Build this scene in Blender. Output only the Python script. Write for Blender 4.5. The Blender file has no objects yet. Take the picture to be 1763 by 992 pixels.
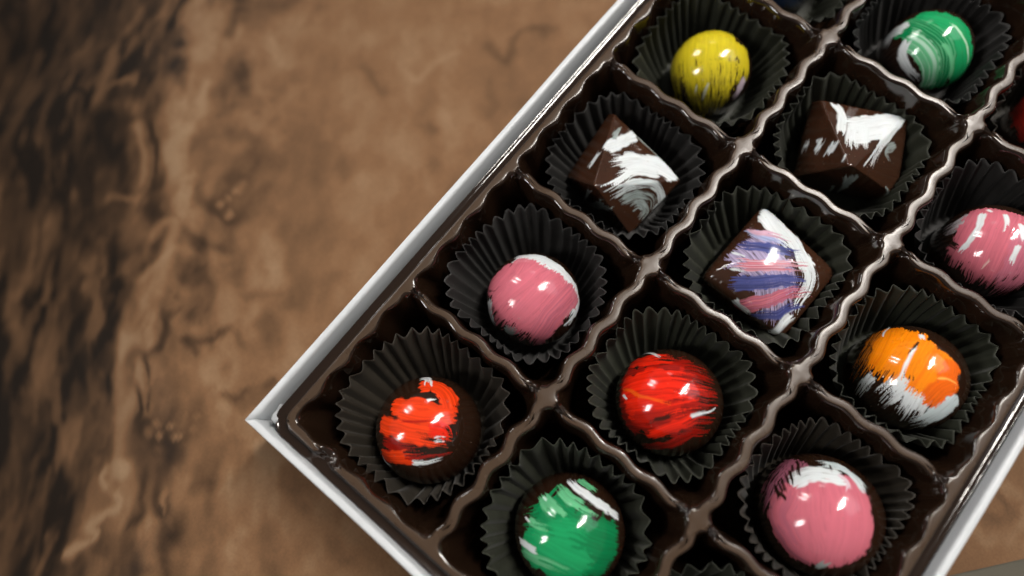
import bpy, math, random
import numpy as np
from mathutils import Matrix, Vector

S = 0.001                      # everything below is written in millimetres
rng = np.random.default_rng(7)
scene = bpy.context.scene
col = scene.collection

# ------------------------------------------------------------------ camera
F = 1051.75
CAM = np.array([28.3734, -45.7796, 135.9574])
ax, ay, az = 0.263472, 0.0410355, -0.8905582
def rot(ax, ay, az):
    cx, sx, cy, sy, cz, sz = math.cos(ax), math.sin(ax), math.cos(ay), math.sin(ay), math.cos(az), math.sin(az)
    return (np.array([[cz, -sz, 0], [sz, cz, 0], [0, 0, 1]]) @ np.array([[cy, 0, sy], [0, 1, 0], [-sy, 0, cy]])
            @ np.array([[1, 0, 0], [0, cx, -sx], [0, sx, cx]]))
RM = rot(ax, ay, az)
def proj(X):
    d = (np.asarray(X, float) - CAM) @ RM
    return np.stack([881.5 + F*d[..., 0]/-d[..., 2], 496 - F*d[..., 1]/-d[..., 2]], -1)
def unproj(x, y, z):
    """the point of the horizontal plane at height z that was measured at x, y in the photograph"""
    d = RM @ np.array([(x-881.5)/F, -(y-496)/F, -1.0])
    return CAM + (z-CAM[2])/d[2]*d

cam = bpy.data.cameras.new("camera")
co = bpy.data.objects.new("camera", cam); col.objects.link(co)
m = Matrix(RM.tolist()).to_4x4(); m.translation = Vector((CAM*S).tolist()); co.matrix_world = m
cam.sensor_width = 36; cam.lens = 36*F/1763; cam.clip_start = 0.005; cam.clip_end = 50
cam.dof.use_dof = True; cam.dof.focus_distance = 0.1435; cam.dof.aperture_fstop = 4.0
cam.dof.aperture_blades = 7
scene.camera = co

# ------------------------------------------------------------------ noise helpers
def sm(a, b, x):
    t = np.clip((x-a)/(b-a), 0, 1); return t*t*(3-2*t)
class N1:
    def __init__(s, seed): s.v = np.random.default_rng(seed).random(1024)
    def __call__(s, x):
        i = np.floor(x).astype(int); f = x-i; f = f*f*(3-2*f)
        return s.v[i % 1024]*(1-f) + s.v[(i+1) % 1024]*f
class N2:
    def __init__(s, seed): s.v = np.random.default_rng(seed).random((128, 128))
    def __call__(s, x, y):
        i = np.floor(x).astype(int); f = x-i; f = f*f*(3-2*f)
        j = np.floor(y).astype(int); g = y-j; g = g*g*(3-2*g)
        a, b, c, d = s.v[i % 128, j % 128], s.v[(i+1) % 128, j % 128], s.v[i % 128, (j+1) % 128], s.v[(i+1) % 128, (j+1) % 128]
        return (a*(1-f)+b*f)*(1-g) + (c*(1-f)+d*f)*g
def fbm(n, x, y, o=4):
    r = 0; a = .5
    for k in range(o):
        r = r + a*n(x*2**k+17*k, y*2**k+31*k); a *= .5
    return r/(1-.5**o)

# ------------------------------------------------------------------ scene helpers
def mesh(name, V, Fc, mat, parent=None, smooth=True):
    me = bpy.data.meshes.new(name)
    V = np.asarray(V, float)*S
    me.from_pydata(V.tolist(), [], [tuple(map(int, f)) for f in Fc]) if not isinstance(Fc, np.ndarray) else quads(me, V, Fc)
    me.update()
    me.polygons.foreach_set('use_smooth', [smooth]*len(me.polygons))
    me.materials.append(mat)
    o = bpy.data.objects.new(name, me); col.objects.link(o)
    if parent: o.parent = parent
    return o
def quads(me, V, Q):
    me.vertices.add(len(V)); me.vertices.foreach_set('co', V.ravel())
    me.loops.add(Q.size); me.loops.foreach_set('vertex_index', Q.ravel().astype(np.int32))
    me.polygons.add(len(Q)); me.polygons.foreach_set('loop_start', np.arange(0, Q.size, 4, dtype=np.int32))
    me.update(calc_edges=True); me.validate()
def tag(o, label, cat, group=None):
    o['label'] = label; o['category'] = cat
    if group: o['group'] = group
def recentre(o, p):
    """put the origin of a mesh thing at its base point p (mm)"""
    p = Vector([c*S for c in p]); o.data.transform(Matrix.Translation(-p)); o.location = p

def nodes(name):
    m = bpy.data.materials.new(name); m.use_nodes = True
    nt = m.node_tree; return m, nt, nt.nodes['Principled BSDF']
def nd(nt, t, **kw):
    n = nt.nodes.new(t)
    for k, v in kw.items():
        if k in n.inputs: n.inputs[k].default_value = v
        else: setattr(n, k, v)
    return n
def lk(nt, a, b): nt.links.new(a, b)
def ramp(nt, src, a, b, lo, hi):
    r = nd(nt, 'ShaderNodeMapRange'); r.inputs[1].default_value = a; r.inputs[2].default_value = b
    r.inputs[3].default_value = lo; r.inputs[4].default_value = hi; lk(nt, src, r.inputs[0]); return r.outputs[0]

# ------------------------------------------------------------------ materials
def mat_tray():
    m, nt, b = nodes('brown_plastic')
    b.inputs['Base Color'].default_value = (.034, .0165, .0095, 1)
    b.inputs['IOR'].default_value = 1.6
    tc = nd(nt, 'ShaderNodeTexCoord'); geo = nd(nt, 'ShaderNodeNewGeometry')
    sx = nd(nt, 'ShaderNodeSeparateXYZ'); lk(nt, tc.outputs['Object'], sx.inputs[0])
    sn = nd(nt, 'ShaderNodeSeparateXYZ'); lk(nt, geo.outputs['True Normal'], sn.inputs[0])
    flat = ramp(nt, sn.outputs[2], .93, .995, 0, 1)
    high = ramp(nt, sx.outputs[2], -.0015, -.0009, 0, 1)
    scuff_and_shade = nd(nt, 'ShaderNodeMath', operation='MULTIPLY'); lk(nt, flat, scuff_and_shade.inputs[0]); lk(nt, high, scuff_and_shade.inputs[1])
    n = nd(nt, 'ShaderNodeTexNoise', Scale=900.0, Detail=3.0); lk(nt, tc.outputs['Object'], n.inputs['Vector'])
    n2 = nd(nt, 'ShaderNodeTexNoise', Scale=120.0, Detail=4.0); lk(nt, tc.outputs['Object'], n2.inputs['Vector'])
    rr = ramp(nt, n2.outputs[0], .3, .7, .24, .37)
    mx = nd(nt, 'ShaderNodeMix', data_type='FLOAT'); lk(nt, scuff_and_shade.outputs[0], mx.inputs[0]); mx.inputs[2].default_value = .10; lk(nt, rr, mx.inputs[3])
    lk(nt, mx.outputs[0], b.inputs['Roughness'])
    mc = nd(nt, 'ShaderNodeMix', data_type='RGBA'); lk(nt, scuff_and_shade.outputs[0], mc.inputs[0])
    mc.inputs[6].default_value = (.017, .0085, .0048, 1); mc.inputs[7].default_value = (.060, .036, .0215, 1)  # scuffed tops paler; cell depths darker, their shade put into the colour
    lk(nt, mc.outputs[2], b.inputs['Base Color'])
    ms = nd(nt, 'ShaderNodeMix', data_type='FLOAT'); lk(nt, scuff_and_shade.outputs[0], ms.inputs[0]); ms.inputs[2].default_value = .5; ms.inputs[3].default_value = .34
    lk(nt, ms.outputs[0], b.inputs['Specular IOR Level'])
    # fine scratches drawn across the rib tops
    mp = nd(nt, 'ShaderNodeMapping'); mp.inputs['Scale'].default_value = (350, 2600, 300); mp.inputs['Rotation'].default_value = (0, 0, .5); lk(nt, tc.outputs['Object'], mp.inputs[0])
    n3 = nd(nt, 'ShaderNodeTexNoise', Scale=1.0, Detail=3.0); lk(nt, mp.outputs[0], n3.inputs['Vector'])
    bm = nd(nt, 'ShaderNodeBump', Strength=.10, Distance=.0001); lk(nt, n3.outputs[0], bm.inputs['Height'])
    bm2 = nd(nt, 'ShaderNodeBump', Strength=.3, Distance=.0002); lk(nt, n2.outputs[0], bm2.inputs['Height']); lk(nt, bm.outputs[0], bm2.inputs['Normal'])
    lk(nt, bm2.outputs[0], b.inputs['Normal'])
    return m
def mat_cup(tint, name):
    m, nt, b = nodes(name)
    tc = nd(nt, 'ShaderNodeTexCoord')
    n = nd(nt, 'ShaderNodeTexNoise', Scale=1400.0, Detail=4.0); lk(nt, tc.outputs['Object'], n.inputs['Vector'])
    n2 = nd(nt, 'ShaderNodeTexNoise', Scale=160.0, Detail=3.0); lk(nt, tc.outputs['Object'], n2.inputs['Vector'])
    mx = nd(nt, 'ShaderNodeMix', data_type='RGBA'); lk(nt, n2.outputs[0], mx.inputs[0])
    mx.inputs[6].default_value = (*[c*.7 for c in tint], 1); mx.inputs[7].default_value = (*[c*1.35 for c in tint], 1)
    lk(nt, mx.outputs[2], b.inputs['Base Color'])
    lk(nt, ramp(nt, n2.outputs[0], .3, .7, .5, .66), b.inputs['Roughness'])
    b.inputs['Specular IOR Level'].default_value = .42
    b.inputs['Sheen Weight'].default_value = .06; b.inputs['Sheen Roughness'].default_value = .4
    bm = nd(nt, 'ShaderNodeBump', Strength=.35, Distance=.00012); lk(nt, n.outputs[0], bm.inputs['Height']); lk(nt, bm.outputs[0], b.inputs['Normal'])
    return m
def mat_choc():
    m, nt, b = nodes('glazed_chocolate')
    at = nd(nt, 'ShaderNodeAttribute', attribute_name='paint')
    tc = nd(nt, 'ShaderNodeTexCoord')
    # pin-prick air bubbles and crumbs of dust in the shell
    v = nd(nt, 'ShaderNodeTexVoronoi', Scale=900.0); lk(nt, tc.outputs['Object'], v.inputs['Vector'])
    n = nd(nt, 'ShaderNodeTexNoise', Scale=420.0, Detail=2.0); lk(nt, tc.outputs['Object'], n.inputs['Vector'])
    dot = ramp(nt, v.outputs['Distance'], .10, .18, 1, 0); gate = ramp(nt, n.outputs[0], .60, .66, 0, .55)
    mu = nd(nt, 'ShaderNodeMath', operation='MULTIPLY'); lk(nt, dot, mu.inputs[0]); lk(nt, gate, mu.inputs[1])
    mx = nd(nt, 'ShaderNodeMix', data_type='RGBA'); lk(nt, mu.outputs[0], mx.inputs[0]); lk(nt, at.outputs['Color'], mx.inputs[6]); mx.inputs[7].default_value = (.22, .17, .13, 1)
    lk(nt, mx.outputs[2], b.inputs['Base Color'])
    b.inputs['IOR'].default_value = 1.5
    n2 = nd(nt, 'ShaderNodeTexNoise', Scale=260.0, Detail=5.0); lk(nt, tc.outputs['Object'], n2.inputs['Vector'])
    lk(nt, ramp(nt, n2.outputs[0], .3, .7, .07, .14), b.inputs['Roughness'])
    b.inputs['Coat Weight'].default_value = .35; b.inputs['Coat Roughness'].default_value = .02
    b.inputs['Subsurface Weight'].default_value = .04; b.inputs['Subsurface Scale'].default_value = .001
    bm = nd(nt, 'ShaderNodeBump', Strength=.12, Distance=.0003); lk(nt, n2.outputs[0], bm.inputs['Height']); 
    bm2 = nd(nt, 'ShaderNodeBump', Strength=.5, Distance=.00006); lk(nt, at.outputs['Alpha'], bm2.inputs['Height']); lk(nt, bm.outputs[0], bm2.inputs['Normal'])
    lk(nt, bm2.outputs[0], b.inputs['Normal'])
    return m
def mat_card():
    m, nt, b = nodes('white_card')
    tc = nd(nt, 'ShaderNodeTexCoord')
    n = nd(nt, 'ShaderNodeTexNoise', Scale=90.0, Detail=5.0); lk(nt, tc.outputs['Object'], n.inputs['Vector'])
    mx = nd(nt, 'ShaderNodeMix', data_type='RGBA'); lk(nt, n.outputs[0], mx.inputs[0])
    mx.inputs[6].default_value = (.56, .585, .60, 1); mx.inputs[7].default_value = (.68, .70, .73, 1)
    lk(nt, mx.outputs[2], b.inputs['Base Color'])
    b.inputs['Roughness'].default_value = .34
    n2 = nd(nt, 'ShaderNodeTexNoise', Scale=1500.0, Detail=3.0); lk(nt, tc.outputs['Object'], n2.inputs['Vector'])
    bm = nd(nt, 'ShaderNodeBump', Strength=.15, Distance=.0001); lk(nt, n2.outputs[0], bm.inputs['Height']); lk(nt, bm.outputs[0], b.inputs['Normal'])
    return m
def mat_cloth():
    m, nt, b = nodes('brown_brocade')
    at = nd(nt, 'ShaderNodeAttribute', attribute_name='weave')
    tc = nd(nt, 'ShaderNodeTexCoord')
    w = nd(nt, 'ShaderNodeTexNoise', Scale=1800.0, Detail=2.0); lk(nt, tc.outputs['Object'], w.inputs['Vector'])
    mul = nd(nt, 'ShaderNodeMix', data_type='RGBA', blend_type='MULTIPLY'); mul.inputs[0].default_value = .35
    lk(nt, at.outputs['Color'], mul.inputs[6]); lk(nt, w.outputs[0], mul.inputs[7])
    lk(nt, mul.outputs[2], b.inputs['Base Color'])
    b.inputs['Roughness'].default_value = .6; b.inputs['Specular IOR Level'].default_value = .16
    bm = nd(nt, 'ShaderNodeBump', Strength=.16, Distance=.0014); lk(nt, at.outputs['Alpha'], bm.inputs['Height']); lk(nt, bm.outputs[0], b.inputs['Normal'])
    return m
def mat_table():
    m, nt, b = nodes('worn_olive_table')
    tc = nd(nt, 'ShaderNodeTexCoord')
    n = nd(nt, 'ShaderNodeTexNoise', Scale=40.0, Detail=6.0); lk(nt, tc.outputs['Object'], n.inputs['Vector'])
    mx = nd(nt, 'ShaderNodeMix', data_type='RGBA'); lk(nt, n.outputs[0], mx.inputs[0])
    mx.inputs[6].default_value = (.07, .06, .042, 1); mx.inputs[7].default_value = (.13, .115, .08, 1)
    lk(nt, mx.outputs[2], b.inputs['Base Color']); b.inputs['Roughness'].default_value = .5
    return m
TRAY, CHOC, CARD, CLOTH, TABLE = mat_tray(), mat_choc(), mat_card(), mat_cloth(), mat_table()
CUPM = [mat_cup((.023, .025, .016), 'black_green_paper'), mat_cup((.024, .019, .013), 'black_brown_paper'), mat_cup((.017, .016, .015), 'black_paper')]

# ------------------------------------------------------------------ tray
PX, PY = 38.7, 40.0
NX, NY = 5, 3
XL = [-1.2] + [PX*k for k in range(1, NX)] + [PX*NX+1.2]
YL = [1.6, -40.0, -80.0, -117.1]
XE = PX*NX
def hw_x(i): return 1.2 if i in (0, NX) else 1.15
def hw_y(j): return 1.2 if j in (0, NY) else 1.42
def displace(V):
    """the meander of the ribs and the fluting of the cell walls"""
    x, y = V[:, 0].copy(), V[:, 1].copy()
    dx = np.zeros_like(x); dy = np.zeros_like(y)
    cx = (np.clip(np.floor(x/PX), 0, NX-1)+.5)*PX; cy = -(np.clip(np.floor(-y/PY), 0, NY-1)+.5)*PY
    wx = sm(1, .72, np.abs(x-cx)/(PX/2)); wy = sm(1, .72, np.abs(y-cy)/(PY/2))
    for j, yl in enumerate(YL):
        d = np.abs(y-yl)
        w = sm(13, 5.5, d)
        if j in (0, NY):
            out = (y-yl) if j == 0 else (yl-y)
            w = w*sm(-.1, -1.2, out)*.95
        dy += w*wx*.6*np.sin(2*np.pi*(x-cx)/9.3 + [.3, 1.9, 1.2, .4][j])
    for i, xl in enumerate(XL):
        d = np.abs(x-xl)
        w = sm(13, 5.5, d)
        if i in (0, NX):
            out = (xl-x) if i == 0 else (x-xl)
            w = w*sm(-.1, -1.2, out)*.9
        dx += w*wy*.4*np.sin(2*np.pi*(y-cy)/9.0 + 1.0 + .5*i)
    V[:, 0] += dx; V[:, 1] += dy
    return V
def ztop(x, y):
    dL = np.min([np.abs(y-YL[1]), np.abs(y-YL[2])], 0)
    dL = np.minimum(dL, np.minimum(np.abs(y-1.0)+1.0, np.abs(y-(-116.5))+1.0))
    dL = np.where((y > .2) | (y < -115.7), 0, dL)
    dc = np.min([np.abs(x-XL[i]) for i in range(1, NX)], 0)
    cross = sm(3.6, 2.6, dc)
    low = .65 + 1.3*np.exp(-((dL-3.7)/.75)**2)
    cross = sm(2.6, 1.9, dc)
    z = -low*sm(2.4, 3.1, dL)*cross
    # the moulded notch in the rim beside the first cell
    ex = sm(1.2, .1, x)
    z -= 2.1*ex*sm(1.2, .2, np.abs(y+11.3)/2.4*0.9) 
    return z
V_all, F_all = [], []
def rrect(x0, x1, y0, y1, rc, n):
    """n points per side; side order: y0 (x up), x1, y1, x0; corner middles at the side ends"""
    P = []
    def arc(cx, cy, a): return (cx+rc*math.cos(a), cy+rc*math.sin(a))
    for side in range(4):
        for k in range(n):
            t = k/n; e = .16
            a0 = -math.pi/2 + side*math.pi/2
            cs = [(x0+rc, y0+rc), (x1-rc, y0+rc), (x1-rc, y1-rc), (x0+rc, y1-rc)]
            ca, cb = cs[side], cs[(side+1) % 4]
            if t < e: P.append(arc(*ca, a0-math.pi/4*(1-t/e)))
            elif t > 1-e: P.append(arc(*cb, a0+math.pi/4*(t-1+e)/e))
            else:
                A, B = arc(*ca, a0), arc(*cb, a0); u = (t-e)/(1-2*e); P.append((A[0]+(B[0]-A[0])*u, A[1]+(B[1]-A[1])*u))
    return np.array(P)
NS = 84
PROFILE = [(-.75, 0.0, 2.2), (-.5, -.03, 2.0), (-.3, -.12, 1.9), (-.12, -.3, 1.9), (.02, -.6, 1.9), (.14, -1.1, 2.1), (.3, -2.6, 3.0), (.6, -5, 3.4), (.9, -8, 4.0),
           (1.25, -12, 4.1), (1.6, -16, 4.3), (1.95, -19.3, 4.6), (2.4, -20.8, 5), (3.2, -21.7, 5.4), (4.4, -22.0, 5.8), (7, -22.0, 6), (11, -22.0, 5)]
def square(x0, x1, y0, y1, n):
    P = []
    c = [(x0, y0), (x1, y0), (x1, y1), (x0, y1)]
    for s_ in range(4):
        a, b = np.array(c[s_]), np.array(c[(s_+1) % 4])
        for k in range(n): P.append(a+(b-a)*k/n)
    return np.array(P)
base = 0
perim = {}
for i in range(NX):
    for j in range(NY):
        x0, x1, y1, y0 = XL[i], XL[i+1], YL[j], YL[j+1]
        rings = [np.c_[square(x0, x1, y0, y1, NS), np.zeros(4*NS)]]
        a0, a1, b1, b0 = x0+hw_x(i), x1-hw_x(i+1), y1-hw_y(j), y0+hw_y(j+1)
        for (o, z, rc) in PROFILE:
            r = rrect(a0+o, a1-o, b0+o, b1-o, rc, NS)
            rings.append(np.c_[r, np.full(len(r), z)])
        V = np.concatenate(rings)
        zt = ztop(V[:, 0], V[:, 1]); fade = sm(-14, 0, V[:, 2]); 
        V[:, 2] += zt*fade
        V = displace(V)
        n = 4*NS
        for k in range(len(rings)-1):
            q = np.arange(n); F_all.append(np.c_[base+k*n+q, base+k*n+(q+1) % n, base+(k+1)*n+(q+1) % n, base+(k+1)*n+q])
        # floor as a grid-less fan of quads
        V = np.vstack([V, [(x0+x1)/2, (y0+y1)/2, -22]])
        c = base+len(V)-1; last = base+(len(rings)-1)*n
        q = np.arange(0, n, 2); F_all.append(np.c_[last+q, last+q+1, last+(q+2) % n, np.full(len(q), c)])
        V_all.append(V); base += len(V)
# rim: ridge, step, lip and turned-down edge, all round
X0, X1, Y0, Y1 = XL[0], XL[-1], YL[-1], YL[0]
def perimeter():
    P = []
    for i in range(NX): P += [(XL[i]+(XL[i+1]-XL[i])*k/NS, Y0) for k in range(NS)]
    for j in reversed(range(NY)): P += [(X1, YL[j+1]+(YL[j]-YL[j+1])*k/NS) for k in range(NS)]
    for i in reversed(range(NX)): P += [(XL[i+1]+(XL[i]-XL[i+1])*k/NS, Y1) for k in range(NS)]
    for j in range(NY): P += [(X0, YL[j]+(YL[j+1]-YL[j])*k/NS) for k in range(NS)]
    return np.array(P)
P0 = perimeter()
def offset_round(P, ox, oy, r):
    """scale each point out to a rounded rectangle lying ox / oy outside the inner rectangle"""
    cx, cy = (X0+X1)/2, (Y0+Y1)/2; hx, hy = (X1-X0)/2, (Y1-Y0)/2
    q = P-[cx, cy]; q = q*[(hx+ox)/hx, (hy+oy)/hy]
    ax_, ay_ = hx+ox-r, hy+oy-r
    e = np.maximum(np.abs(q)-[ax_, ay_], 0)
    inc = (e[:, 0] > 0) & (e[:, 1] > 0)
    # on the square corner one excess equals r: turn it into an arc
    th = np.where(e[:, 0] >= e[:, 1], (e[:, 1]/r)*math.pi/4, math.pi/2-(e[:, 0]/r)*math.pi/4)
    arc = np.c_[ax_+r*np.cos(th), ay_+r*np.sin(th)]*np.sign(q)
    q = np.where(inc[:, None], arc, q)
    return q+[cx, cy]
RIM = [(.0, .0, 0, 0), (.45, .5, 0, 2.6), (.8, .8, -.05, 2.9), (1.0, 1.0, -.25, 3.1), (1.1, 1.12, -.7, 3.2), (1.2, 1.22, -1.3, 3.3), (1.35, 1.35, -1.65, 3.5), (1.65, 1.65, -1.75, 3.8),
       (3.1, 3.3, -1.75, 4.2), (3.35, 3.55, -1.5, 4.4), (3.5, 3.7, -1.55, 4.5), (3.6, 3.8, -2.0, 4.6), (3.65, 3.85, -3.6, 4.6)]
n = len(P0); rb = base
for k, (ox, oy, z, r) in enumerate(RIM):
    Q = P0 if k == 0 else offset_round(P0, ox, oy, r)
    zt = ztop(P0[:, 0], P0[:, 1])*max(0, 1+z/2.2)
    V_all.append(np.c_[Q, z+zt])
    if k: 
        q = np.arange(n); F_all.append(np.c_[rb+(k-1)*n+(q+1) % n, rb+(k-1)*n+q, rb+k*n+q, rb+k*n+(q+1) % n])
V = np.vstack(V_all); Q = np.vstack(F_all)
tray = mesh('chocolate_tray', V, Q, TRAY)
import bmesh
bm = bmesh.new(); bm.from_mesh(tray.data); bmesh.ops.remove_doubles(bm, verts=bm.verts, dist=.00002); bmesh.ops.recalc_face_normals(bm, faces=bm.faces)
if sum(f.normal.z for f in bm.faces) < 0: bmesh.ops.reverse_faces(bm, faces=bm.faces)
bm.to_mesh(tray.data); bm.free()
tag(tray, 'glossy brown moulded plastic tray with wavy dividers filling the white box', 'tray')

# ------------------------------------------------------------------ box
box = bpy.data.objects.new('gift_box', None); col.objects.link(box); box.location = (XE/2*S, -58.5*S, -30*S)
tag(box, 'open white cardboard chocolate box lying on the brown patterned cloth', 'box')
bx0, bx1, by0, by1 = -6.8, XE+6.8, -123.0, 8.7
TH = 2.0
def wall(name, A, B, inward, lean=0.0):
    """wall from A to B (outer top edge), profile mitred at both ends; slight bow and hand-folded wobble"""
    A, B, inw = np.array(A, float), np.array(B, float), np.array(inward, float)
    L = np.linalg.norm(B-A); t = (B-A)/L
    prof = [(0.05, -29.8), (0, -12), (0, .7), (.04, 1.0), (.14, 1.24), (.32, 1.33), (1.15-lean*.3, 1.33), (1.42-lean*.2, 1.24), (1.6, 1.0), (1.7+lean*.3, .5), (1.8+lean, -2.2), (2.2+lean, -6), (2.6+lean*.4, -14), (2.8, -22.4)]
    m_ = 60; Vv = []
    nz = N1(int(L)+3)
    for k in range(m_+1):
        s_ = k/m_
        for (o, z) in prof:
            x = s_*L; x = max(x, o) if s_ < .5 else min(x, L-o)
            if k == 0: x = o
            if k == m_: x = L-o
            wob = (nz(np.array([s_*7]))[0]-.5)*.35*math.sin(math.pi*s_)
            p = A+t*x+inw*(o+wob)
            Vv.append((p[0], p[1], z+(nz(np.array([s_*9+50]))[0]-.5)*.25*(z > 0)))
    n_ = len(prof); Fc = [(k*n_+a, (k+1)*n_+a, (k+1)*n_+a+1, k*n_+a+1) for k in range(m_) for a in range(n_-1)]
    Fc += [(k*n_+n_-1, (k+1)*n_+n_-1, (k+1)*n_, k*n_) for k in range(m_)]
    Fc += [tuple(range(n_)), tuple(range(m_*n_+n_-1, m_*n_-1, -1))]
    o = mesh(name, Vv, Fc, CARD)
    return o
ws = [wall('side_wall', (bx0, by1), (bx1, by1), (0, -1), .25), wall('side_wall', (bx1, by1), (bx1, by0), (-1, 0)),
      wall('side_wall', (bx1, by0), (bx0, by0), (0, 1)), wall('side_wall', (bx0, by0), (bx0, by1), (1, 0))]
def slab(name, x0, x1, y0, y1, z0, z1, mat):
    V = [(x, y, z) for z in (z0, z1) for x, y in ((x0, y0), (x1, y0), (x1, y1), (x0, y1))]
    return mesh(name, V, [(3, 2, 1, 0), (4, 5, 6, 7), (0, 1, 5, 4), (1, 2, 6, 5), (2, 3, 7, 6), (3, 0, 4, 7)], mat, smooth=False)
ws.append(slab('bottom', bx0+2.81, bx1-2.81, by0+2.81, by1-2.81, -29.9, -22.5, CARD))
# creased gusset of card folded into each corner, under the rim of the walls
def gusset(cx, cy, sx, sy):
    Vv, Fc = [], []
    n_, m_ = 24, 12
    for k in range(n_+1):
        t = k/n_                                  # along the fold, from one wall to the other
        for q in range(m_+1):
            d = q/m_
            ax0 = np.array([cx+sx*(1.6+7.5*(1-t)), cy+sy*1.75]); bx0_ = np.array([cx+sx*1.75, cy+sy*(1.6+7.5*t)])
            p = np.array([cx+sx*(1.9+5.2*(1-t)**1.3), cy+sy*(1.9+5.2*t**1.3)])
            inner = np.array([cx+sx*(2.7+3.9*(1-t)), cy+sy*(2.7+3.9*t)])
            pos = p*(1-d)+inner*d
            z = -3.0+3.3*math.exp(-((t-.5)/.2)**2)-3.0*d**1.2+.5*math.exp(-((t-.57)/.035)**2)*(1-d*.6)-.4*math.exp(-((t-.46)/.04)**2)
            Vv.append((pos[0], pos[1], z))
    for k in range(n_):
        for q in range(m_): 
            a = k*(m_+1)+q; Fc.append((a, a+1, a+m_+2, a+m_+1))
    return mesh('corner_fold', Vv, Fc, CARD)
ws += [gusset(bx0, by1, 1, -1), gusset(bx1, by1, -1, -1), gusset(bx0, by0, 1, 1), gusset(bx1, by0, -1, 1)]
bpy.context.view_layer.update()
for w in ws:
    w.parent = box; w.matrix_parent_inverse = box.matrix_world.inverted()

# ------------------------------------------------------------------ paper cups
ZC = -14.0
# where the chocolates stand: each cup's base sits under its chocolate
FOOT = {(0, 0): (739, 739), (0, 1): (980, 912), (1, 0): (918, 516), (1, 1): (1150, 692), (1, 2): (1408, 885), (2, 0): (1082, 300), (2, 1): (1328, 468),
        (2, 2): (1560, 650), (3, 0): (1221, 126), (3, 1): (1468, 258), (3, 2): (1701, 434), (4, 0): (1357, -48), (4, 1): (1592, 92), (4, 2): (1813, 214)}
def cup(cell, rim, mat, flip, nfl, seed, label):
    """fluted cup: base on the cell floor, rim centre and radius (rim = x, y, r)"""
    u, v = cell; bx, by = (u+.5)*PX, -(v+.5)*PY
    f = unproj(*FOOT[cell], ZC) if cell in FOOT else (bx, by)
    bx, by = bx+np.clip(f[0]-bx, -2.6, 2.6), by+np.clip(f[1]-by, -2.6, 2.6)
    r_ = np.random.default_rng(seed); na, nb = N1(seed), N1(seed+50)
    nth, nh = nfl*18, 22
    th = np.linspace(0, 2*np.pi, nth, endpoint=False)
    # uneven flute pitch
    warp = th + +.05*np.sin(3*th+r_.random()*6) + .03*np.sin(7*th+r_.random()*6)
    ph = warp*nfl
    saw = np.abs(np.sin(ph/2))                     # rounded lobes with sharp creases
    wave = (saw*2-1.27) if flip else (1.27-saw*2)
    wave = .62*wave + .38*np.sin(ph-(1.57 if flip else -1.57))
    idx = np.floor(ph/(2*np.pi)).astype(int)
    ampv = .88+.3*r_.random(nfl+3)[idx % nfl]
    ampv = ampv  # one value per flute
    k9 = np.ones(9)/9; ampv = np.convolve(np.r_[ampv[-4:], ampv, ampv[:4]], k9, 'valid')
    lowr = sum(a*np.sin(k*th+p) for k, a, p in zip((2, 3, 4, 5), (.45, .4, .3, .3), r_.random(4)*6.3))
    lowz = sum(a*np.sin(k*th+p) for k, a, p in zip((1, 2, 3, 5), (.5, .5, .3, .15), r_.random(4)*6.3))
    V = []
    rb_, H = 12.3, 16.6
    for k in range(nh+1):
        t = k/nh
        if t < .12:
            rr = rb_*(.80+.20*t/.12); z = -21.8; a = .05+.2*t/.12; tt = 0
        else:
            tt = (t-.12)/.88
            rr = rb_+(rim[2]-rb_)*(tt**.92); z = -21.8+H*tt; a = .48+.66*tt
        cx, cy = bx+(rim[0]-bx)*tt, by+(rim[1]-by)*tt
        R_ = rr+lowr*tt
        for c_, q_, lim in (((XL[u]+XL[u+1])/2-cx, np.cos(th), (XL[u+1]-XL[u])/2-2.9), ((YL[v]+YL[v+1])/2-cy, np.sin(th), (YL[v]-YL[v+1])/2-(3.3 if v == 1 else 3.0))):
            # the cell walls press the cup in
            room = (lim-1.2*(1-tt)+np.sign(q_)*c_)/np.maximum(np.abs(q_), .05)
            R_ = -np.log(np.exp(-R_/.5)+np.exp(-room/.5))*.5
        R_ = R_+wave*a*ampv*.7
        x, y = cx+R_*np.cos(th), cy+R_*np.sin(th)
        zz = z+(lowz*.8+(wave*.22 if flip else -wave*.1))*tt**2
        V.append(np.c_[x, y, np.full(nth, z) if tt == 0 else zz])
    V = np.vstack(V)
    q = np.arange(nth); Fq = np.vstack([np.c_[k*nth+q, k*nth+(q+1) % nth, (k+1)*nth+(q+1) % nth, (k+1)*nth+q] for k in range(nh)])
    # closed flat base
    c = len(V); V = np.vstack([V, [bx, by, -21.8]])
    q2 = np.arange(0, nth, 2); Fq = np.vstack([Fq, np.c_[(q2+2) % nth, (q2+1) % nth, q2, np.full(len(q2), c)]])
    o = mesh('paper_cup', V, Fq, mat)
    md = o.modifiers.new('paper', 'SOLIDIFY'); md.thickness = .00012; md.offset = 0
    recentre(o, (bx, by, -21.8))
    tag(o, label, 'paper cup', 'fluted paper cups in the tray cells')
    return o
def rim_from(xa, xb, ya, yb, z=-5.2):
    c = unproj((xa+xb)/2, (ya+yb)/2, z); a, b = unproj(xa, (ya+yb)/2, z), unproj(xb, (ya+yb)/2, z)
    d, e = unproj((xa+xb)/2, ya, z), unproj((xa+xb)/2, yb, z)
    return (c[0], c[1], (np.linalg.norm(a-b)+np.linalg.norm(d-e))/4-.75)
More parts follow.
